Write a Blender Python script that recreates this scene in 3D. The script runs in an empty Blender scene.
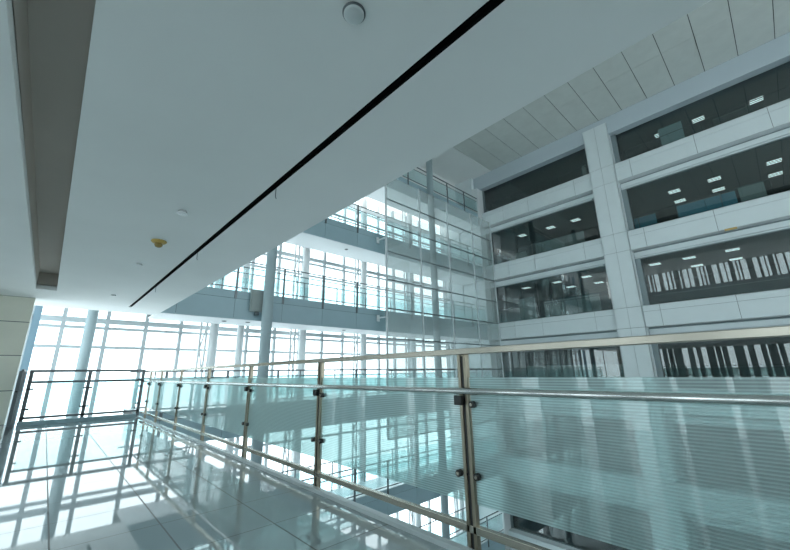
import bpy, math, random
from mathutils import Vector, Matrix
R = math.radians
S = bpy.context.scene
C = S.collection
random.seed(4)

# ------------------------------------------------------------------ camera, sky, exposure
EYE = 1.05
cam = bpy.data.cameras.new('camera'); cam_o = bpy.data.objects.new('camera', cam); C.objects.link(cam_o)
YAW, PITCH, ROLL, FL = R(43.2029), R(15.0775), R(-0.9347), 361.57
_f = Vector((math.sin(YAW)*math.cos(PITCH), math.cos(YAW)*math.cos(PITCH), math.sin(PITCH)))
_r = Vector((math.cos(YAW), -math.sin(YAW), 0)); _u = _r.cross(_f)
_r2 = math.cos(ROLL)*_r + math.sin(ROLL)*_u; _u2 = -math.sin(ROLL)*_r + math.cos(ROLL)*_u
M = Matrix(((_r2.x, _u2.x, -_f.x, 0), (_r2.y, _u2.y, -_f.y, 0), (_r2.z, _u2.z, -_f.z, EYE), (0, 0, 0, 1)))
cam_o.matrix_world = M
cam.sensor_fit = 'HORIZONTAL'; cam.sensor_width = 36; cam.lens = FL/790*36; cam.clip_end = 500; cam.clip_start = .05
S.camera = cam_o

w = bpy.data.worlds.new('sky'); S.world = w; w.use_nodes = True
nt = w.node_tree; bg = nt.nodes['Background']
tc = nt.nodes.new('ShaderNodeTexCoord'); sx = nt.nodes.new('ShaderNodeSeparateXYZ'); cr = nt.nodes.new('ShaderNodeValToRGB')
nt.links.new(tc.outputs['Generated'], sx.inputs[0]); nt.links.new(sx.outputs['Z'], cr.inputs[0])
e = cr.color_ramp.elements; e[0].position = 0.0; e[0].color = (.92, .975, .985, 1); e[1].position = .7; e[1].color = (.85, .94, .95, 1)
nt.links.new(cr.outputs[0], bg.inputs['Color'])
bg.inputs['Strength'].default_value = 5.0

vs = S.view_settings
S.display_settings.display_device = 'sRGB'
vs.view_transform = 'Standard'; vs.look = 'None'; vs.gamma = 1; vs.use_curve_mapping = False
vs.exposure = -0.55
cy = S.cycles
cy.max_bounces = 14; cy.diffuse_bounces = 6; cy.glossy_bounces = 6; cy.transmission_bounces = 8; cy.transparent_max_bounces = 40
cy.use_denoising = True; cy.sample_clamp_indirect = 8

# ------------------------------------------------------------------ materials
def mat(name, col, rough=.5, metal=0, spec=.5, noise=0, nscale=3, emit=None, estr=0, coat=0):
    m = bpy.data.materials.new(name); m.use_nodes = True; n = m.node_tree; b = n.nodes['Principled BSDF']
    b.inputs['Base Color'].default_value = (*col, 1); b.inputs['Roughness'].default_value = rough
    b.inputs['Metallic'].default_value = metal; b.inputs['Specular IOR Level'].default_value = spec
    b.inputs['Coat Weight'].default_value = coat; b.inputs['Coat Roughness'].default_value = .03
    if noise:
        t = n.nodes.new('ShaderNodeTexNoise'); t.inputs['Scale'].default_value = nscale; t.inputs['Detail'].default_value = 4
        g = n.nodes.new('ShaderNodeTexCoord'); n.links.new(g.outputs['Object'], t.inputs['Vector'])
        r = n.nodes.new('ShaderNodeValToRGB')
        r.color_ramp.elements[0].position = .3; r.color_ramp.elements[1].position = .7
        r.color_ramp.elements[0].color = (*[c*(1-noise) for c in col], 1); r.color_ramp.elements[1].color = (*[min(1, c*(1+noise*.4)) for c in col], 1)
        n.links.new(t.outputs['Fac'], r.inputs[0]); n.links.new(r.outputs[0], b.inputs['Base Color'])
    if emit:
        b.inputs['Emission Color'].default_value = (*emit, 1); b.inputs['Emission Strength'].default_value = estr
    return m

def glass(name, tint, body=None, bodyfac=0, ior=1.5, rough=0, frit=None, tfac=.45, sheen=0, thick=False):
    """thin architectural glass: transparent sheet, fresnel gloss, optional milky body or printed lines"""
    m = bpy.data.materials.new(name); m.use_nodes = True; n = m.node_tree; n.nodes.clear(); L = n.links.new
    out = n.nodes.new('ShaderNodeOutputMaterial'); tr = n.nodes.new('ShaderNodeBsdfTransparent'); tr.inputs[0].default_value = (*tint, 1)
    last = tr.outputs[0]
    if body:
        df = n.nodes.new('ShaderNodeBsdfDiffuse'); df.inputs[0].default_value = (*body, 1)
        tl = n.nodes.new('ShaderNodeBsdfTranslucent'); tl.inputs[0].default_value = (*body, 1)
        mx = n.nodes.new('ShaderNodeMixShader'); mx.inputs[0].default_value = tfac; L(df.outputs[0], mx.inputs[1]); L(tl.outputs[0], mx.inputs[2])
        if sheen:
            rg = n.nodes.new('ShaderNodeBsdfGlossy'); rg.inputs['Roughness'].default_value = .38
            rf = n.nodes.new('ShaderNodeBsdfRefraction'); rf.inputs['IOR'].default_value = 1.001; rf.inputs['Roughness'].default_value = .45; rf.inputs[0].default_value = (*body, 1)
            m00 = n.nodes.new('ShaderNodeMixShader'); m00.inputs[0].default_value = .55; L(mx.outputs[0], m00.inputs[1]); L(rf.outputs[0], m00.inputs[2]); mx = m00
            m0 = n.nodes.new('ShaderNodeMixShader'); m0.inputs[0].default_value = sheen; L(mx.outputs[0], m0.inputs[1]); L(rg.outputs[0], m0.inputs[2]); mx = m0
        m2 = n.nodes.new('ShaderNodeMixShader'); m2.inputs[0].default_value = bodyfac
        L(last, m2.inputs[1]); L(mx.outputs[0], m2.inputs[2]); last = m2.outputs[0]
        if frit:
            pitch, duty, lo, hi = frit
            g = n.nodes.new('ShaderNodeTexCoord'); sp = n.nodes.new('ShaderNodeSeparateXYZ'); L(g.outputs['Object'], sp.inputs[0])
            a = n.nodes.new('ShaderNodeMath'); a.operation = 'MULTIPLY'; a.inputs[1].default_value = 1/pitch; L(sp.outputs['Z'], a.inputs[0])
            f = n.nodes.new('ShaderNodeMath'); f.operation = 'FRACT'; L(a.outputs[0], f.inputs[0])
            c = n.nodes.new('ShaderNodeMath'); c.operation = 'LESS_THAN'; c.inputs[1].default_value = duty; L(f.outputs[0], c.inputs[0])
            k = n.nodes.new('ShaderNodeMapRange'); k.inputs['To Min'].default_value = lo; k.inputs['To Max'].default_value = hi
            L(c.outputs[0], k.inputs[0]); fo = k.outputs[0]
            if thick:   # slanted light crosses more of the scattering sheet: 1-(1-a)^(1/cos)
                ge = n.nodes.new('ShaderNodeNewGeometry'); dt_ = n.nodes.new('ShaderNodeVectorMath'); dt_.operation = 'DOT_PRODUCT'
                L(ge.outputs['Incoming'], dt_.inputs[0]); L(ge.outputs['Normal'], dt_.inputs[1])
                ab = n.nodes.new('ShaderNodeMath'); ab.operation = 'ABSOLUTE'; L(dt_.outputs['Value'], ab.inputs[0])
                mxm = n.nodes.new('ShaderNodeMath'); mxm.operation = 'MAXIMUM'; mxm.inputs[1].default_value = .15; L(ab.outputs[0], mxm.inputs[0])
                iv = n.nodes.new('ShaderNodeMath'); iv.operation = 'DIVIDE'; iv.inputs[0].default_value = 1; L(mxm.outputs[0], iv.inputs[1])
                om = n.nodes.new('ShaderNodeMath'); om.operation = 'SUBTRACT'; om.inputs[0].default_value = 1; L(fo, om.inputs[1])
                pw = n.nodes.new('ShaderNodeMath'); pw.operation = 'POWER'; L(om.outputs[0], pw.inputs[0]); L(iv.outputs[0], pw.inputs[1])
                o2 = n.nodes.new('ShaderNodeMath'); o2.operation = 'SUBTRACT'; o2.inputs[0].default_value = 1; L(pw.outputs[0], o2.inputs[1]); fo = o2.outputs[0]
            L(fo, m2.inputs[0])
    fr = n.nodes.new('ShaderNodeFresnel'); fr.inputs[0].default_value = ior
    # a thin sheet reflects the same from both faces
    geo = n.nodes.new('ShaderNodeNewGeometry'); vm = n.nodes.new('ShaderNodeMapRange'); vm.inputs['To Min'].default_value = ior; vm.inputs['To Max'].default_value = 1/ior
    L(geo.outputs['Backfacing'], vm.inputs[0]); L(vm.outputs[0], fr.inputs[0])
    gl = n.nodes.new('ShaderNodeBsdfGlossy'); gl.inputs['Roughness'].default_value = rough
    mm = n.nodes.new('ShaderNodeMixShader'); L(fr.outputs[0], mm.inputs[0]); L(last, mm.inputs[1]); L(gl.outputs[0], mm.inputs[2])
    L(mm.outputs[0], out.inputs[0]); return m

PAINT = mat('white_paint', (.88, .89, .88), .75, noise=.03, nscale=.8)
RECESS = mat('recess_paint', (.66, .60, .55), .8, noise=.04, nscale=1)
PANEL = mat('white_metal_panel', (.70, .75, .76), .38, noise=.03, nscale=1.5)
PANEL2 = mat('pale_soffit_board', (.74, .76, .77), .6)
CEILP = mat('roof_ceiling_panel', (.62, .64, .61), .65, noise=.05, nscale=2)
GROOVE = mat('panel_joint', (.06, .07, .07), .8)
BEIGE = mat('beige_stone_panel', (.80, .78, .67), .5, noise=.04, nscale=2)
FASC = mat('blue_grey_fascia', (.36, .49, .54), .35, noise=.04, nscale=1.5)
STEEL = mat('brushed_steel', (.52, .48, .41), .27, metal=1)
RAILS = mat('polished_rail_steel', (.72, .73, .71), .18, metal=1)
STEELP = mat('post_steel', (.38, .335, .26), .32, metal=1)
STEELD = mat('dark_steel', (.16, .18, .19), .35, metal=.8)
RUBBER = mat('black_clamp', (.03, .03, .03), .4)
CURB = mat('pale_stone_curb', (.60, .65, .66), .25, noise=.05, nscale=6)
WHITE = mat('white_column_coat', (.85, .87, .88), .4)
GREYC = mat('grey_column_coat', (.38, .47, .50), .4)
BLACK = mat("black_slot", (.004, .005, .006), .9, spec=.1)
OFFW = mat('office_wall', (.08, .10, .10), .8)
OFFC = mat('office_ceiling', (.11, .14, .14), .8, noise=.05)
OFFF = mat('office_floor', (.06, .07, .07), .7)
PART = mat('grey_partition_fabric', (.36, .40, .39), .9, noise=.05, nscale=5)
BLUE = mat('blue_partition', (.13, .36, .48), .6)
FRAME = mat('grey_window_frame', (.24, .29, .30), .4, metal=.3)
YEL = mat('aged_yellow_plastic', (.55, .38, .10), .5)
ORANGE = mat('orange_label', (.55, .36, .12), .6)
LAMP = mat('office_lamp', (.9, .9, .9), .5, emit=(.9, 1, 1), estr=2.6)
DISC = mat('speaker_grille', (.62, .66, .66), .6)
MULL = mat('pale_mullion', (.60, .64, .66), .4)
BACKW = mat('back_wall_paint', (.62, .65, .65), .8)
LEAF = mat('leaf', (.05, .12, .04), .5)
WINDOW = glass('curtain_wall_glass', (.93, .98, 1))
OFFG = glass('office_glass', (.74, .82, .82), ior=1.95)
SCREEN = glass('grey_screen_glass', (.86, .90, .90), (.62, .65, .64), .30)
FRIT = glass('line_printed_glass', (.72, .88, .88), (.82, .97, .96), .3, ior=1.6, frit=(.0145, .45, .40, .64), tfac=.8, sheen=.3, thick=True)
TEALG = glass('teal_rail_glass', (.88, .965, .97), (.75, .90, .90), .06)

# polished floor tiles with 0.6 m joints
def floor_mat():
    m = bpy.data.materials.new('polished_tile'); m.use_nodes = True; n = m.node_tree; b = n.nodes['Principled BSDF']; L = n.links.new
    g = n.nodes.new('ShaderNodeTexCoord'); sp = n.nodes.new('ShaderNodeSeparateXYZ'); L(g.outputs['Object'], sp.inputs[0])
    def joint(out, off, size, wd):
        a = n.nodes.new('ShaderNodeMath'); a.operation = 'SUBTRACT'; a.inputs[1].default_value = off; L(out, a.inputs[0])
        d = n.nodes.new('ShaderNodeMath'); d.operation = 'PINGPONG'; d.inputs[1].default_value = size/2; L(a.outputs[0], d.inputs[0])
        c = n.nodes.new('ShaderNodeMath'); c.operation = 'LESS_THAN'; c.inputs[1].default_value = wd; L(d.outputs[0], c.inputs[0]); return c.outputs[0]
    jx = joint(sp.outputs['X'], .2, .6, .005); jy = joint(sp.outputs['Y'], -.18, .6, .004)
    mxx = n.nodes.new('ShaderNodeMath'); mxx.operation = 'MAXIMUM'; L(jx, mxx.inputs[0]); L(jy, mxx.inputs[1])
    t = n.nodes.new('ShaderNodeTexNoise'); t.inputs['Scale'].default_value = 1.2; L(g.outputs['Object'], t.inputs['Vector'])
    r = n.nodes.new('ShaderNodeValToRGB'); r.color_ramp.elements[0].color = (.36, .42, .43, 1); r.color_ramp.elements[1].color = (.44, .50, .51, 1); L(t.outputs['Fac'], r.inputs[0])
    mc = n.nodes.new('ShaderNodeMix'); mc.data_type = 'RGBA'; L(mxx.outputs[0], mc.inputs[0]); L(r.outputs[0], mc.inputs[6]); mc.inputs[7].default_value = (.03, .035, .035, 1)
    L(mc.outputs[2], b.inputs['Base Color'])
    mr = n.nodes.new('ShaderNodeMapRange'); mr.inputs['To Min'].default_value = .025; mr.inputs['To Max'].default_value = .5; L(mxx.outputs[0], mr.inputs[0]); L(mr.outputs[0], b.inputs['Roughness'])
    b.inputs['IOR'].default_value = 2.1
    return m
TILE = floor_mat()

# ------------------------------------------------------------------ mesh helpers
class MB:
    def __init__(s): s.v = []; s.f = []; s.sm = []
    def box(s, x0, x1, y0, y1, z0, z1):
        if x0 > x1: x0, x1 = x1, x0
        if y0 > y1: y0, y1 = y1, y0
        if z0 > z1: z0, z1 = z1, z0
        b = len(s.v)
        s.v += [(x0,y0,z0),(x1,y0,z0),(x1,y1,z0),(x0,y1,z0),(x0,y0,z1),(x1,y0,z1),(x1,y1,z1),(x0,y1,z1)]
        s.f += [tuple(b+i for i in q) for q in ((0,3,2,1),(4,5,6,7),(0,1,5,4),(1,2,6,5),(2,3,7,6),(3,0,4,7))]; s.sm += [0]*6
        return s
    def tube(s, p, q, r, n=16, r2=None):
        p = Vector(p); q = Vector(q); r2 = r if r2 is None else r2
        d = (q-p).normalized(); a = Vector((0,0,1)) if abs(d.z) < .9 else Vector((1,0,0))
        u = d.cross(a).normalized(); v = d.cross(u)
        b = len(s.v)
        for c, rr in ((p, r), (q, r2)):
            for i in range(n):
                t = 2*math.pi*i/n; s.v.append(tuple(c + (u*math.cos(t)+v*math.sin(t))*rr))
        for i in range(n):
            j = (i+1) % n; s.f.append((b+i, b+n+i, b+n+j, b+j)); s.sm.append(1)
        s.f.append(tuple(b+i for i in range(n))); s.f.append(tuple(b+n+i for i in reversed(range(n)))); s.sm += [0, 0]
        return s
    def lathe(s, c, prof, n=32):
        b = len(s.v); k = len(prof)
        for r, z in prof:
            for i in range(n):
                t = 2*math.pi*i/n; s.v.append((c[0]+r*math.cos(t), c[1]+r*math.sin(t), c[2]+z))
        for a in range(k-1):
            for i in range(n):
                j = (i+1) % n; s.f.append((b+a*n+i, b+a*n+j, b+(a+1)*n+j, b+(a+1)*n+i)); s.sm.append(1)
        s.f.append(tuple(b+i for i in reversed(range(n)))); s.f.append(tuple(b+(k-1)*n+i for i in range(n))); s.sm += [0, 0]
        return s
    def build(s, name, m, parent=None, bevel=0, loc=None):
        me = bpy.data.meshes.new(name); me.from_pydata(s.v, [], s.f); me.materials.append(m)
        me.polygons.foreach_set('use_smooth', [bool(x) for x in s.sm]); me.update()
        o = bpy.data.objects.new(name, me); C.objects.link(o)
        if parent: o.parent = parent
        if loc: o.location = loc
        if bevel:
            b = o.modifiers.new('bevel', 'BEVEL'); b.width = bevel; b.segments = 2; b.limit_method = 'ANGLE'
        return o
def tag(o, label=None, cat=None, group=None, kind=None):
    if label: o['label'] = label
    if cat: o['category'] = cat
    if group: o['group'] = group
    if kind: o['kind'] = kind
    return o
def empty(name, loc=(0,0,0)):
    o = bpy.data.objects.new(name, None); o.location = loc; o.empty_display_size = .2; C.objects.link(o); return o
def struct(name, mb, m, label=None, parent=None, bevel=0):
    o = mb.build(name, m, parent, bevel)
    if not parent: o['kind'] = 'structure'
    if label: o['label'] = label
    return o
def sroot(name, label=None, loc=(0,0,0)):
    o = empty(name, loc); o['kind'] = 'structure'
    if label: o['label'] = label
    return o
def copy_tree(o, parent=None):
    c = o.copy(); C.objects.link(c); c.parent = parent
    for ch in list(o.children): copy_tree(ch, c)
    return c

F = 22.3            # office facade front plane
P = 4.2             # floor to floor
YB = 14.1           # front plane of the footbridges
YW = 17.5           # curtain wall
XS = 2.40           # edge of our slab above
ZC = 3.05           # our ceiling
ZR = 15.8           # atrium roof ceiling
YE = 12.47           # far end of our walkway
YN = -14.0          # back end
XL = -3.5           # wall behind on our side
ZB = -12.6          # atrium bottom

# ------------------------------------------------------------------ structure: our side
struct('floor', MB().box(XL, 1.975, YN, YE-.12, -.4, 0).box(XL, -.45, YE-.12, 13.0, -.4, 0), TILE, 'polished pale tile walkway floor mirroring the tall windows')
b = MB(); b.box(XL, 2.02, YN, YE-.02, -1.1, -.4)
struct('floor_slab', b, FASC, 'concrete slab edge under the walkway').name = 'trim_1'
# ceiling with a long light recess
rx0, rx1, ryf = -.50, -.14, 11.6
sx0, sx1, syf = 1.465, 1.535, 13.15
b = MB()
b.box(XL, rx0, YN, 14.4, ZC, ZC+.12); b.box(rx0, rx1, ryf, 14.4, ZC, ZC+.12)
b.box(rx1, sx0, YN, 14.4, ZC, ZC+.12); b.box(sx0, sx1, syf, 14.4, ZC, ZC+.12); b.box(sx1, XS, YN, 14.4, ZC, ZC+.12)
b.box(XL, XS, YN, 14.4, ZC+.46, 4.2)
b.box(XS-.06, XS, YN, 14.4, ZC+.12, ZC+.46); b.box(XL, XS-.06, 14.34, 14.4, ZC+.12, ZC+.46)
struct('ceiling', b, PAINT, 'smooth white painted ceiling over the walkway')
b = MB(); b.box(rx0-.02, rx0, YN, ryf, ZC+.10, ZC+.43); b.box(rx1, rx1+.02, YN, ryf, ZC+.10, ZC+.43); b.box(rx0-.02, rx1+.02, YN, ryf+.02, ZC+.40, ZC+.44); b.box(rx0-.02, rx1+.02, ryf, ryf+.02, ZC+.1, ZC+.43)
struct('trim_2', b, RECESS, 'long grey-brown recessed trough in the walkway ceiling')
# upper slabs on our side
for k in (2, 3):
    struct('ceiling_%d' % k, MB().box(XL, XS, YN, 14.4, P*k-1.15, P*k), PAINT, 'upper storey slab on the near side, level %d' % k)
# beige wall at the far left
w_ = sroot('wall_left', 'beige stone panelled wall at the far left end of the walkway', (0,0,0))
b = MB(); zs = [0, .77, 1.6, 2.42, 3.05]
for i in range(4): b.box(XL, -.52, 13.0, 13.16, zs[i]+.008, zs[i+1]-.008)
b.build('panel', BEIGE, w_)
MB().box(XL, -.525, 13.012, 13.14, 0, ZC).build('joint', GROOVE, w_)
# near side wall behind, unseen tall slit windows, layout made up to streak the reflections
b = MB(); g = MB(); fr = MB()
for lev in range(0, 4):
    z0 = P*lev; z1 = z0 + (3.05 if lev < 3 else 3.2)
    b.box(XL-.25, XL, YN, 13.0, z1 if lev < 3 else z1, z0+P if lev < 3 else ZR)
    y = YN; k = 0
    while y < 12.5:
        wd = (.12, .34, .10, .20, .45, .14)[(k+lev*2) % 6]; gap = (.34, .18, .42, .26, .14)[(k*2+lev) % 5]
        if lev == 0: wd += .26; gap = (.45, .10, .28, .12, .50)[(k*2) % 5]
        y1 = min(y+wd, 13.0); b.box(XL-.25, XL, y, y1, z0, z1)
        if y1+gap < 13: g.box(XL-.13, XL-.12, y1, y1+gap, z0, z1)
        y = y1+gap; k += 1
    if y < 13.0: b.box(XL-.25, XL, y, 13.0, z0, z1)
struct('wall_near', b, BACKW, 'dim wall behind the walkway, its slit windows laid out for reflections')
struct('window_1', g, WINDOW, 'narrow unseen slit windows behind the walkway, laid out for streaks in reflections')
b = MB(); b.box(XL-.25, XS-.1, YN-.3, YN, ZB, ZR+.5); b.box(XS-.1, F+8, YN-.3, YN, 13.2, ZR+.5); b.box(F, F+8, YN-.3, YN, ZB, 13.2); b.box(XS-.1, F, YN-.3, YN, ZB, -.4)  # unseen; lower part closed to keep the facade below darker
struct('wall_back', b, BACKW, 'rear wall of the atrium')
b = MB(); x = XS-.1
while x < F+.1: b.box(x-.04, x+.04, YN-.15, YN, ZB, 13.2); x += 1.32
for k in range(-3, 4): b.box(XS-.1, F, YN-.14, YN-.02, P*k-1.1, P*k); b.box(XS-.1, F, YN-.12, YN-.02, P*k+2.0, P*k+2.07)
bw = sroot('window_70', 'unseen rear glazing, added to light the atrium from behind')  # unseen glazing added so daylight from behind brightens bridges and columns
b.build('mullions', MULL, bw); MB().box(XS-.1, F, YN-.08, YN-.07, ZB, 13.2).build('pane', WINDOW, bw)
b = MB(); b.box(XL-.25, XL, YN, 13, ZB, -.01); b.box(XL, -.45, 13.0, 13.2, ZB, -1.1)
struct('wall_lower', b, BACKW, 'lower wall below the walkway')

# roof ceiling with panel joints
b = MB(); y = 12.88
xs = [XS, 5.1, 7.9, 10.7, 13.5, 16.3, 19.3, F]
while y > YN:
    for i in range(len(xs)-1): b.box(xs[i]+.006, xs[i+1]-.006, max(y-1.275, YN)+.015, y-.015, ZR, ZR+.03)
    y -= 1.275
r_ = sroot('ceiling_roof', 'high atrium ceiling of pale rectangular panels')
b.build('panels', CEILP, r_)
MB().box(XL, F+8, YN, YW+.3, ZR+.031, ZR+.4).build('backing', GROOVE, r_)
MB().box(XS, F+1, 12.88, 18, ZR-.02, ZR+.03).build('plain_strip', PAINT, r_)

# floor of the atrium far below
struct('floor_atrium', MB().box(XL, F+8, YN, YW+.3, ZB-.3, ZB), CURB, 'pale stone floor at the bottom of the atrium')
struct('wall_far', MB().box(XS, F+2, 15.98, 16.2, 12.0, ZR), PAINT, 'plain pale wall above the highest footbridge')

# ------------------------------------------------------------------ curtain wall
cw = sroot('window_2', 'tall glazed curtain wall, blown out by daylight')
mul = MB()
for x in [.15+1.24*i for i in range(-1, 4)]+[5.3+1.37*i for i in range(0, 13)]:
    mul.box(x-.06, x+.06, YW-.12, YW+.05, ZB, 12.2)
mul.build('mullions', MULL, cw)
tr = MB()
for k in range(-3, 3):
    z = P*k
    tr.box(-.7, F+.5, YW-.10, YW+.04, z+2.07, z+2.17)
    tr.box(-.7, F+.5, YW-.10, YW+.04, z+2.77, z+2.87)
    tr.box(-.7, F+.5, YW-.14, YW+.04, z+2.99, z+3.17)
tr.build('transoms', MULL, cw)
MB().box(-.7, F+.5, YW-.006, YW+.006, ZB, 12.3).build('pane', WINDOW, cw)
# side return of the glazing at the far left
b = MB(); b.box(-.68, -.60, 13.16, YW, ZB, 4.2)
ret = sroot('window_3', 'glazed return beside the beige wall')
mr = MB()
for yy in (13.25, 14.7, 16.1, 17.4): mr.box(-.70, -.62, yy-.04, yy+.04, -1.1, 4.2)
mr.build('mullions', MULL, ret)
MB().box(-.665, -.655, 13.16, YW, -1.1, 4.2).build('pane', WINDOW, ret)
b = MB(); b.box(-.9, -.60, 13.16, YW+.3, 4.2, ZR); b.box(-.9, -.60, 13.16, YW+.3, ZB, -1.1); struct('wall_left_end', b, PAINT, 'plain wall above and below the glazed return')
struct('wall_corner', MB().box(-.62, -.44, 16.6, 16.85, ZB, 12.2), mat('blue_grey_pier', (.22, .33, .41), .5), 'blue-grey pier at the left edge of the glazing')
struct('wall_right_return', MB().box(F-.3, F+.55, 14.5, 16.0, ZB, ZR), PANEL, 'pale wall return beside the end pilaster')
struct('wall_right_end', MB().box(F-.4, F+8, 15.9, YW+.3, ZB, ZR), PANEL, 'pale end wall beyond the offices')

# ------------------------------------------------------------------ office facade (right)
ylo, yhi = YN, 14.0
colY = [(4.85, 6.2), (-4.45, -3.1), (-13.75, -12.4)]
bays = [(6.2, 14.0), (-3.1, 4.85), (-12.4, -4.45)]
fac = sroot('wall_right', 'white panelled office facade across the atrium')
sp = MB(); bk = MB(); blk = MB(); sof = MB(); lip = MB(); lip2 = MB()
for k in range(-3, 4):
    z = P*k
    for (a, c) in bays:
        js = [a+.0, a+.55] if a < 6 else [a]
        # panel joints about 2.9 m apart
        ys = [a]
        n = 3; first = .5 if a > 6 else .0
        if a > 6: ys = [a, a+1.0, a+4.1, a+6.0, c]
        else: ys = [a, a+1.6, a+4.3, a+7.2, c]
        for i in range(len(ys)-1):
            sp.box(F, F+.03, ys[i]+.008, ys[i+1]-.008, z-1.09, z-.30)
            sp.box(F, F+.03, ys[i]+.008, ys[i+1]-.008, z-.288, z+.02)
        bk.box(F+.02, F+.5, a, c, z-1.08, z)
        lip2.box(F+.45, F+.56, a, c, z-1.56, z-1.05)
        sp.box(F, F+.55, a, c, z+.001, z+.022)
        sof.box(F+.0, F+.45, a, c, z-1.095, z-1.08)
        lip.box(F+.35, F+.44, a+.03, c-.03, z-1.44, z-1.19)
        lip.box(F+.40, F+.50, a+.25, c-.03, z-1.52, z-1.455)
sp.build('spandrel_panels', PANEL, fac); bk.build('joint_backing', GROOVE, fac); sof.build('shadow_soffit', PANEL2, fac); lip.build('blind_box', PANEL, fac); lip2.build('blind_box_back', FRAME, fac)
beam = MB()
beam.box(F, F+.5, YN, 14.5, 14.68, ZR)
beam.build('top_beam', mat('blue_grey_beam_paint', (.50, .56, .60), .6), fac)
for (a, c) in colY:
    cb = MB(); cm = (a+c)/2
    for k in range(-3, 4):
        z = P*k
        for (p0, p1) in ((z-1.09, z-.0), (z, z+3.11)):
            if k == 3 and p0 >= z: p1 = 15.42
            for (q0, q1) in ((a, cm), (cm, c)):
                cb.box(F-.12, F-.09, q0+.006, q1-.006, p0+.008, p1-.008)
        # sides
            cb.box(F-.12, F+.6, a, a+.03, p0+.008, p1-.008); cb.box(F-.12, F+.6, c-.03, c, p0+.008, p1-.008)
    o = cb.build('column_cladding', PANEL, fac)
    MB().box(F-.10, F+.62, a+.012, c-.012, ZB, 15.41).build('column_core', GROOVE, fac)
b = MB(); b.box(F-.35, F+.6, 14.0, 14.5, ZB, 14.68); b.build('end_pilaster', PANEL2, fac)

# office windows: one window per bay and floor
wn = 4
for k in range(-3, 4):
    z = P*k; ztop = z+P-1.56 if k < 3 else 14.7
    for bi, (a, c) in enumerate(bays[:2] if k > -3 else bays[:2]):
        wr = sroot('window_%d' % wn, 'dark office window bay %d on level %d' % (bi+1, k)); wn += 1
        MB().box(F+.50, F+.512, a, c, z+.02, ztop).build('pane', OFFG, wr)
        fm = MB()
        fm.box(F+.46, F+.56, a, a+.10, z+.02, ztop); fm.box(F+.46, F+.56, c-.10, c, z+.02, ztop); fm.box(F+.47, F+.55, a, c, z+.02, z+.06)
        fm.box(F+.36, F+.58, c-.25 if a < 6 else c-.02, c, z+.02, ztop)
        fm.build('frame', FRAME, wr)
# office interiors
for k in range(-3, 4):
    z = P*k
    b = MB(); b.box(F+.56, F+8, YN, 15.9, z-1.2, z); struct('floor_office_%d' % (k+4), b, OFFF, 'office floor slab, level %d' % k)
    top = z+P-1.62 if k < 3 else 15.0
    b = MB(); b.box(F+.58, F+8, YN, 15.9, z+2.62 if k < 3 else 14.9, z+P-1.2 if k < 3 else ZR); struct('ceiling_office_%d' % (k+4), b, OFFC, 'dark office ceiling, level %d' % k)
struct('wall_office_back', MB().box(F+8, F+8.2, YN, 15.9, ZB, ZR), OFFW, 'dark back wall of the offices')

# ------------------------------------------------------------------ footbridges
BX0 = XS+.0
def post_xs(): return [22.2-1.93*i for i in range(0, 11)]
def level_word(k):
    return {-2: 'two storeys below the walkway', -1: 'one storey below the walkway', 0: 'level with the walkway', 1: 'one storey up', 2: 'two storeys up', 3: 'highest of all'}[k]
for k in range(-2, 4):
    z = P*k; x0 = 2.14 if k == 0 else BX0
    if k <= -1: x0 = 2.05-2.0
    br = empty('footbridge', (0, YB, z))
    tag(br, 'blue-grey footbridge across the glazed end, ' + level_word(k), 'footbridge', 'footbridges crossing the atrium')
    x1 = F-.36
    fa = MB(); xs = [x0]+[x for x in sorted([22.2-1.93*i for i in range(0, 12)]) if x0+.2 < x < x1-.1]+[x1]
    for i in range(len(xs)-1):
        fa.box(xs[i]+.006, xs[i+1]-.006, 0, .03, -.30, -.01); fa.box(xs[i]+.006, xs[i+1]-.006, 0, .03, -1.09, -.312)
    fa.build('fascia', FASC, br)
    MB().box(x0, x1, .012, 1.8, -1.05, -.01).build('deck', GROOVE, br)
    MB().box(x0, x1, .02, 1.8, -1.10, -1.051).build('soffit', PANEL2, br)
    MB().box(x0, x1, .03, 1.8, -.009, .0).build('floor_finish', CURB, br)
    for side, y in (('front', .05), ('rear', 1.74)):
        rl = empty('glass_railing', (0, YB+y, z))
        tag(rl, 'glass railing along the %s edge of the footbridge %s' % (side, level_word(k)), 'railing', 'footbridge railings')
        px = [x for x in post_xs() if x > x0+.05]
        if side == 'front':
            for x in px: MB().box(x-.04, x+.04, -.09, -.05, -.32, 1.2).tube((x, -.06, .75), (x, .0, .75), .02, 8).tube((x, -.06, .3), (x, .0, .3), .02, 8).build('post', STEELD, rl)
        else:
            for x in px: MB().box(x-.02, x+.02, -.02, .02, 0, 1.2).build('post', STEELD, rl)
        yo = -.07 if side == 'front' else 0
        MB().box(px[-1]-.9 if px[-1]-.9 > x0 else x0, x1, yo-.025, yo+.025, 1.19, 1.23).build('handrail', STEELD, rl)
        if side == 'front':
            MB().tube((x0, yo+.03, .98), (x1, yo+.03, .98), .018, 8).build('middle_rail', STEELD, rl)
            MB().box(x0, x1, yo, yo+.03, .10, .14).build('bottom_rail', STEELD, rl)
        pe = [x1-.05]+px+[x0+.05]
        for i in range(len(pe)-1):
            if pe[i]-pe[i+1] > .3: MB().box(pe[i+1]+.04, pe[i]-.04, yo+.05, yo+.06, .17, 1.02).build('glass_panel', TEALG, rl)
        if side == 'rear' and k == 3: pass

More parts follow.
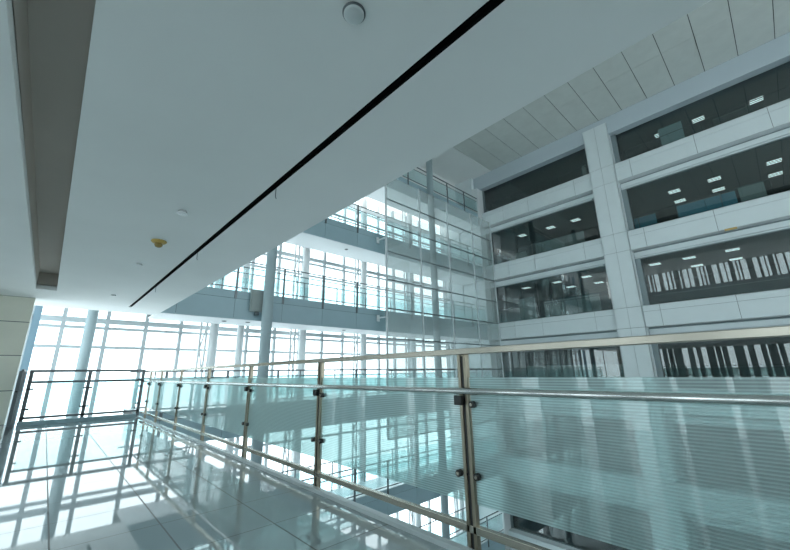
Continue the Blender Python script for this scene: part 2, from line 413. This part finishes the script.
# bridge end under the walkway: the walkway meets the cross passage
# ------------------------------------------------------------------ round columns
def column(name, x, y, r, z0, z1, m, label, group=None):
    t = empty(name, (x, y, z0)); tag(t, label, 'column', group)
    MB().tube((0,0,.02), (0,0,z1-z0), r, 28).build('shaft', m, t)
    MB().tube((0,0,0), (0,0,.12), r*1.12, 28).build('base_collar', STEELD, t)
    return t
column('steel_column', 5.93, 13.62, .20, ZB, ZR-.03, GREYC, 'grey round steel column in front of the footbridges, nearest the walkway', 'atrium columns')
column('steel_column', 16.0, 13.62, .20, ZB, ZR-.03, GREYC, 'grey round steel column standing behind the glass screen, seen above its top', 'atrium columns')
cl = [(.87, .16, 'leftmost, beside the end railing'), (4.98, .18, 'second from the left'), (6.10, .15, 'third from the left, half behind the near grey column'), (9.20, .18, 'fourth from the left'), (13.1, .18, 'just behind the left edge of the glass screen'), (17.2, .18, 'behind the middle of the glass screen'), (21.3, .18, 'behind the right of the glass screen')]
for i, (x, r, s) in enumerate(cl):
    column('glazing_column', x, 16.7, r, ZB, 12.2, GREYC if i == 0 else WHITE, 'white round column against the curtain wall, '+s if i else 'pale grey round column against the curtain wall, '+s, 'columns along the curtain wall')
# lattice trusses beside the columns
for x in (4.60, 8.70, 12.60, 16.70, 20.8):
    t = empty('lattice_truss', (x, 16.75, ZB)); s = {4.60: 'left of the column two in from the left', 8.70: 'near the middle of the open glazing', 12.60: 'just left of the glass screen edge', 16.70: 'behind the middle of the glass screen', 20.8: 'behind the right side of the glass screen'}[x]
    tag(t, 'slim white lattice truss bracing the glazing, '+s, 'truss', 'lattice trusses of the curtain wall')
    h = 12.2-ZB
    MB().tube((-.13, 0, 0), (-.13, 0, h), .045, 8).build('chord', WHITE, t); MB().tube((.10, 0, 0), (.10, 0, h), .045, 8).build('chord', WHITE, t)
    d = MB(); zz = 0; s_ = 1
    while zz < h-1.05:
        d.tube((-.11*s_, 0, zz), (.11*s_, 0, zz+1.05), .03, 6); zz += 1.05; s_ = -s_
    d.build('bracing', WHITE, t)

# ------------------------------------------------------------------ glass screen wall in front of the bridges
gs = empty('glass_screen', (0, 13.3, 0)); tag(gs, 'tall grey-tinted glass screen in a steel grid between the bridges and the atrium', 'glass screen')
sx = [11.88, 14.5, 17.1, 19.7, F-.15]
zt = 11.66; zl = [-2.2, -.3, 1.15]+[2.65+1.5*i for i in range(0, 7)]
zl = [-1.9, -.4, 1.15, 2.65, 4.15, 5.65, 7.15, 8.65, 10.15, zt]
for i in range(4):
    for j in range(len(zl)-1):
        MB().box(sx[i]+.012, sx[i+1]-.012, -.006, .006, zl[j]+.012, zl[j+1]-.012).build('glass_pane', SCREEN, gs)
for i, x in enumerate(sx):
    MB().box(x-.025 if i else x-.07, x+.025, -.07, -.008, zl[0], zt).build('mullion', MULL, gs)
for z in zl[:-1]: MB().box(sx[0], sx[-1], -.05, -.010, z-.028, z+.028).build('transom', STEELD, gs)
for z in (3.72, 7.92, -.48):
    b = MB(); b.box(11.84, 11.92, .1, .66, z-.03, z+.03); b.box(11.8, 11.96, .62, .68, z-.16, z+.16); b.build('bracket', WHITE, gs)

# ------------------------------------------------------------------ our railings
def near_post(parent, x, y):
    g_ = .022
    p = MB(); p.box(x-.02, x+.02, y-.036, y-g_+.010, -.22, 1.16); p.box(x-.02, x+.02, y+g_-.010, y+.036, -.22, 1.16)
    po = p.build('post', STEELP, parent, bevel=.003)
    MB().box(x-.012, x+.012, y-.010, y+.010, -.2, 1.15).build('dark_core', RUBBER, po)
    MB().box(x-.055, x+.0, y-.005, y+.055, .835, .895).build('rail_bracket', RUBBER, po, bevel=.004)
    for zz in (.842, .42):
        for s in (-1, 1):
            if s > 0 and zz > .5: continue
            MB().tube((x-.035, y+s*.068, zz), (x+.02, y+s*.068, zz), .021, 16).tube((x-.01, y, zz), (x-.01, y+s*.068, zz), .008, 8).build('glass_clamp', RUBBER, po)
            MB().tube((x-.041, y+s*.068, zz), (x-.034, y+s*.068, zz), .010, 12).build('bolt_head', STEEL, po)
rail = empty('glass_railing', (2.07, 0, 0)); tag(rail, 'steel railing with line-printed teal glass along the open side of the walkway', 'railing')
ys = [1.54+1.8*k for k in range(-6, 6)]+[11.83]
for y in ys: near_post(rail, 0, y)
MB().box(-.03, .03, ys[0]-.05, YE-.10, 1.16, 1.20).build('handrail', STEEL, rail, bevel=.004)
MB().tube((-.06, ys[0]-.05, .925), (-.06, YE-.10, .925), .021, 16).build('middle_rail', RAILS, rail)
MB().box(-.02, .02, ys[0]-.05, YE-.10, .10, .142).build('bottom_rail', STEEL, rail, bevel=.003)
for i in range(len(ys)-1):
    MB().box(-.006, .006, ys[i]+.046, ys[i+1]-.046, .26, 1.01).build('glass_panel', FRIT, rail)
# pale curb on which it stands
struct('trim_3', MB().box(1.975, 2.035, YN, YE-.02, -.2, .03), CURB, 'pale polished curb along the walkway edge', bevel=.006)
struct('trim_4', MB().box(-.30, 1.96, YE-.12, YE-.02, -.3, .085), FASC, 'blue-grey kerb under the end railing')
# end railing
er = empty('glass_railing', (0, YE-.02, 0)); tag(er, 'dark steel railing with clear glass closing the far end of the walkway', 'railing')
for x in (-.25, .84, 2.0):
    po = MB().box(x-.036, x+.036, .02, .06, -.1, 1.20).build('post', STEELD, er)
    for zz in (.8, .35): MB().tube((x-(.09 if x > 0 else .02), .03, zz), (x+(.09 if x < 1.5 else .02), .03, zz), .018, 8).build('glass_clamp', RUBBER, po)
MB().box(-.29, 2.035, .0, .07, 1.19, 1.245).build('handrail', STEELD, er)
MB().tube((-.28, -.01, .96), (2.03, -.01, .96), .026, 8).build('middle_rail', STEELD, er)
MB().box(-.29, 2.03, .02, .05, .13, .18).build('bottom_rail', STEELD, er)
for a, c in ((-.19, .78), (.90, 1.93)): MB().box(a, c, .03, .04, .20, 1.0).build('glass_panel', TEALG, er)
# return railing at the left corner
lr = empty('glass_railing', (-.37, 0, 0)); tag(lr, 'short dark return railing seen almost edge-on beside the beige wall', 'railing')
for y in (10.7, 11.25, 11.8, 12.3):
    po = MB().box(-.03, .03, y-.03, y+.03, 0, 1.2).build('post', STEELD, lr)
    MB().tube((0, y-.09, .8), (0, y+.09, .8), .018, 8).build('glass_clamp', RUBBER, po)
MB().tube((0, 10.6, .96), (0, 12.4, .96), .018, 8).build('middle_rail', STEELD, lr)
MB().box(-.02, .02, 11.2, 12.4, 1.20, 1.24).build('handrail', STEELD, lr)
MB().box(-.015, .015, 10.6, 12.4, .12, .16).build('bottom_rail', STEELD, lr)
for a, c in ((10.76, 11.19), (11.31, 11.74), (11.86, 12.24)): MB().box(-.005, .005, a, c, .2, 1.0).build('glass_panel', TEALG, lr)

# ------------------------------------------------------------------ things on our ceiling
sl = empty('slot_diffuser', (1.5, 0, ZC)); tag(sl, 'long black linear slot cut into the walkway ceiling', 'air slot')
MB().box(-.034, .034, YN, 13.14, .03, .11).build('slot_body', BLACK, sl)
MB().box(-.034, -.030, YN, 13.14, .002, .05).box(.030, .034, YN, 13.14, .002, .05).build('edge_trim', BLACK, sl)
MB().box(-.004, .004, YN, 13.14, .02, .05).build('blade', BLACK, sl)
for i, (y, s) in enumerate(((3.55, 'nearest of the hooks'), (6.5, 'middle one of the hooks'), (9.75, 'farthest of the hooks'))):
    t = MB().tube((0, 0, 0.02), (0, 0, -.10), .004, 6).tube((0, 0, -.10), (.012, 0, -.12), .004, 6).build('wire_hook', STEELD, loc=(1.535, y, ZC))
    tag(t, 'thin wire hook hanging from the black ceiling slot, '+s, 'hook', 'hooks under the ceiling slot')
sp_ = empty('ceiling_speaker', (.95, 1.32, ZC)); tag(sp_, 'round white speaker disc on the walkway ceiling above the camera', 'speaker')
MB().lathe((0,0,0), [(.05, -.001), (.066, -.001), (.066, -.012), (.05, -.013)]).build('rim', STEELD, sp_)
MB().lathe((0,0,0), [(.058, -.001), (.058, -.022), (.05, -.027), (.001, -.028)]).build('grille', DISC, sp_)
dt = empty('smoke_detector', (.93, 6.25, ZC)); tag(dt, 'yellowed smoke detector with a stubby nose on the ceiling', 'smoke detector')
MB().lathe((0,0,0), [(.10, 0), (.105, -.015), (.085, -.035), (.05, -.045)]).build('base_plate', YEL, dt)
MB().lathe((0,0,-.04), [(.05, 0), (.055, -.03), (.04, -.055), (.015, -.065)]).build('sensor_head', mat('dark_yellow_plastic', (.32, .22, .06), .5), dt)
for y, s in ((4.87, 'nearest of the three small discs'), (7.84, 'middle of the three small discs'), (11.35, 'farthest of the three small discs')):
    t = MB().lathe((0,0,0), [(.052, 0), (.052, -.022), (.062, -.026), (.056, -.034), (.001, -.036)], 24).build('ceiling_sprinkler_cover', WHITE, loc=(.92, y, ZC))
    tag(t, 'small white disc set in the walkway ceiling, '+s, 'sprinkler cover', 'small discs on the walkway ceiling')

# downlights in bridge soffits
for (x, y, k, s) in ((4.75, 14.85, 1, 'left one'), (5.6, 14.66, 1, 'just left of the near grey column'), (10.35, 14.75, 1, 'right one'), (10.4, 14.75, 2, 'alone under the second bridge up')):
    z = P*k-1.10
    t = MB().lathe((0,0,0), [(.09, 0), (.09, -.02), (.06, -.03), (.058, -.01), (.001, -.01)], 20).build('downlight', STEELD, loc=(x, y, z))
    tag(t, 'small dark downlight under the footbridge %s, %s' % (level_word(k), s), 'downlight', 'downlights under the footbridges')
# loudspeaker box on the fascia
bx = empty('wall_speaker', (5.62, 14.0, 3.85)); tag(bx, 'grey loudspeaker box hung on the footbridge fascia beside the near column', 'speaker')
MB().box(-.25, .25, -.12, .06, -.42, .45).build('cabinet', PART, bx, bevel=.02)
MB().box(-.21, .21, -.13, -.121, -.38, .30).build('grille', PART, bx)
MB().box(-.03, .12, -.05, .06, -.55, -.43).build('mount', STEELD, bx)

# ------------------------------------------------------------------ inside the offices
def lamp(x, y, z, s):
    t = empty('ceiling_light', (x, y, z)); tag(t, 'louvred office light, '+s, 'ceiling light', 'office ceiling lights')
    MB().box(-.30, .30, -.30, .30, -.03, -.001).build('housing', OFFC, t)
    for i in range(3): MB().box(-.26+.18*i, -.26+.18*i+.08, -.27, .27, -.036, -.031).build('lamp_tube', LAMP, t)
lw = {3: 'top office floor', 2: 'second office floor down', 1: 'third office floor down', 0: 'walkway-level office floor'}
Ls = [(25.17, .96, 3, 'middle of the wide bay'), (25.16, 2.79, 3, 'left of the wide bay'), (25.55, -1.44, 3, 'right of the wide bay'),
      (25.1, 2.77, 2, 'front row left of the wide bay'), (26.9, 2.8, 2, 'back row left of the wide bay'), (25.06, .97, 2, 'front row middle of the wide bay'), (26.8, .98, 2, 'back row middle of the wide bay'), (25.1, -1.34, 2, 'front row right of the wide bay'), (26.9, -1.34, 2, 'back row right of the wide bay'),
      (25.0, 10.06, 2, 'middle of the left bay'), (25., 8.3, 2, 'right of the left bay'), (24.9, 12.2, 2, 'left of the left bay'),
      (24.5, 2.74, 1, 'front row left of the wide bay'), (26.8, 2.73, 1, 'back row left of the wide bay'), (24.5, .99, 1, 'front row right of the wide bay'), (26.8, 1.04, 1, 'back row right of the wide bay'), (24.5, 4.3, 1, 'beside the white column in the wide bay'),
      (24.4, 7.99, 1, 'right of the left bay'), (24.4, 9.87, 1, 'middle of the left bay'), (24.4, 12.1, 1, 'left of the left bay'), (26.6, 9.84, 1, 'back row of the left bay'), (26.8, 8.04, 1, 'back row right of the left bay')]
for x, y, k, s in Ls:
    lamp(x, y, (P*k+2.62) if k < 3 else 14.9, s+', '+lw[k])
def partition(name, x, y0, y1, z, h, m, label, cat='partition', trimm=None):
    t = empty(name, (x, (y0+y1)/2, z)); tag(t, label, cat); d = abs(y1-y0)/2
    n = max(1, int(round(d*2/1.2))); b = MB()
    for i in range(n):
        a = -d+2*d*i/n; b.box(-.03, .03, a+.01, a+2*d/n-.01, .04, h)
    b.build('panel', m, t)
    MB().box(-.04, .04, -d, d, 0, .04).box(-.035, .035, -d, d, h, h+.03).build('frame', FRAME, t)
partition('partition', 24.0, .3, 2.75, 8.4, 1.25, BLUE, 'long blue desk partition on the second office floor from the top', 'partition')
partition('partition', 24.0, 3.7, 4.8, 8.4, 1.2, BLUE, 'short pale blue partition beside the white column, second office floor from the top')
partition('storage_cabinet', 24.0, -.75, .2, 8.4, 1.35, PART, 'grey storage cabinet right of the blue partition', 'cabinet')
partition('partition', 24.0, 7.3, 10.8, 4.2, 1.3, PART, 'long grey partition in the left bay, third office floor from the top')
partition('partition', 24.0, 11.4, 12.6, 4.2, 1.75, PART, 'tall grey partition at the left end of the third office floor')
partition('partition', 24.0, 7.6, 10.9, 8.4, 1.3, PART, 'long grey partition in the left bay, second office floor from the top')
partition('partition', 24.0, 11.6, 12.5, 8.4, 1.0, PART, 'low grey partition at the left end of the second office floor from the top')
partition('partition', 24.0, 6.6, 12.5, 0, 1.3, PART, 'long grey partition on the office floor level with the walkway')
partition('partition', 24.2, -3.0, 4.6, 4.2, .75, OFFW, 'low dark counter behind the wide bay on the third office floor', 'counter')
partition('notice_board', 23.6, 1.6, 2.7, 12.6, 1.75, mat('pale_board', (.45, .55, .55), .5), 'pale board standing in the top office window', 'board')
partition('partition', 24.4, -1.6, .4, 12.6, 1.5, OFFW, 'dark partition on the top office floor right side')
t = MB().box(-.05, .05, -.13, .13, 0, 1.5).build('post_box', PART, loc=(23.8, 6.9, 12.6)); tag(t, 'pale control box beside the column on the top office floor', 'box')
t = MB().box(-.004, 0, -.22, .22, -.05, .05).build('warning_sticker', ORANGE, loc=(F-.001, .77, 7.28)); tag(t, 'small orange sticker under the white spandrel', 'sticker')
# guard rails behind the office windows
for k, (a, c) in ((3, (-3.0, 4.7)), (3, (6.3, 13.9)), (2, (-3.0, 4.7)), (2, (6.3, 13.9)), (1, (6.3, 13.9))):
    t = empty('guard_rail', (F+.85, 0, P*k)); tag(t, 'thin guard rail behind the %s, %s' % ('wide window bay' if a < 0 else 'left window bay', lw[k]), 'guard rail', 'office guard rails')
    MB().tube((0, a, 1.05), (0, c, 1.05), .02, 8).build('top_bar', STEELD, t)
    for i in range(5):
        y = a+.3+(c-a-.6)*i/4; MB().tube((0, y, 0), (0, y, 1.05), .016, 8).build('post', STEELD, t)
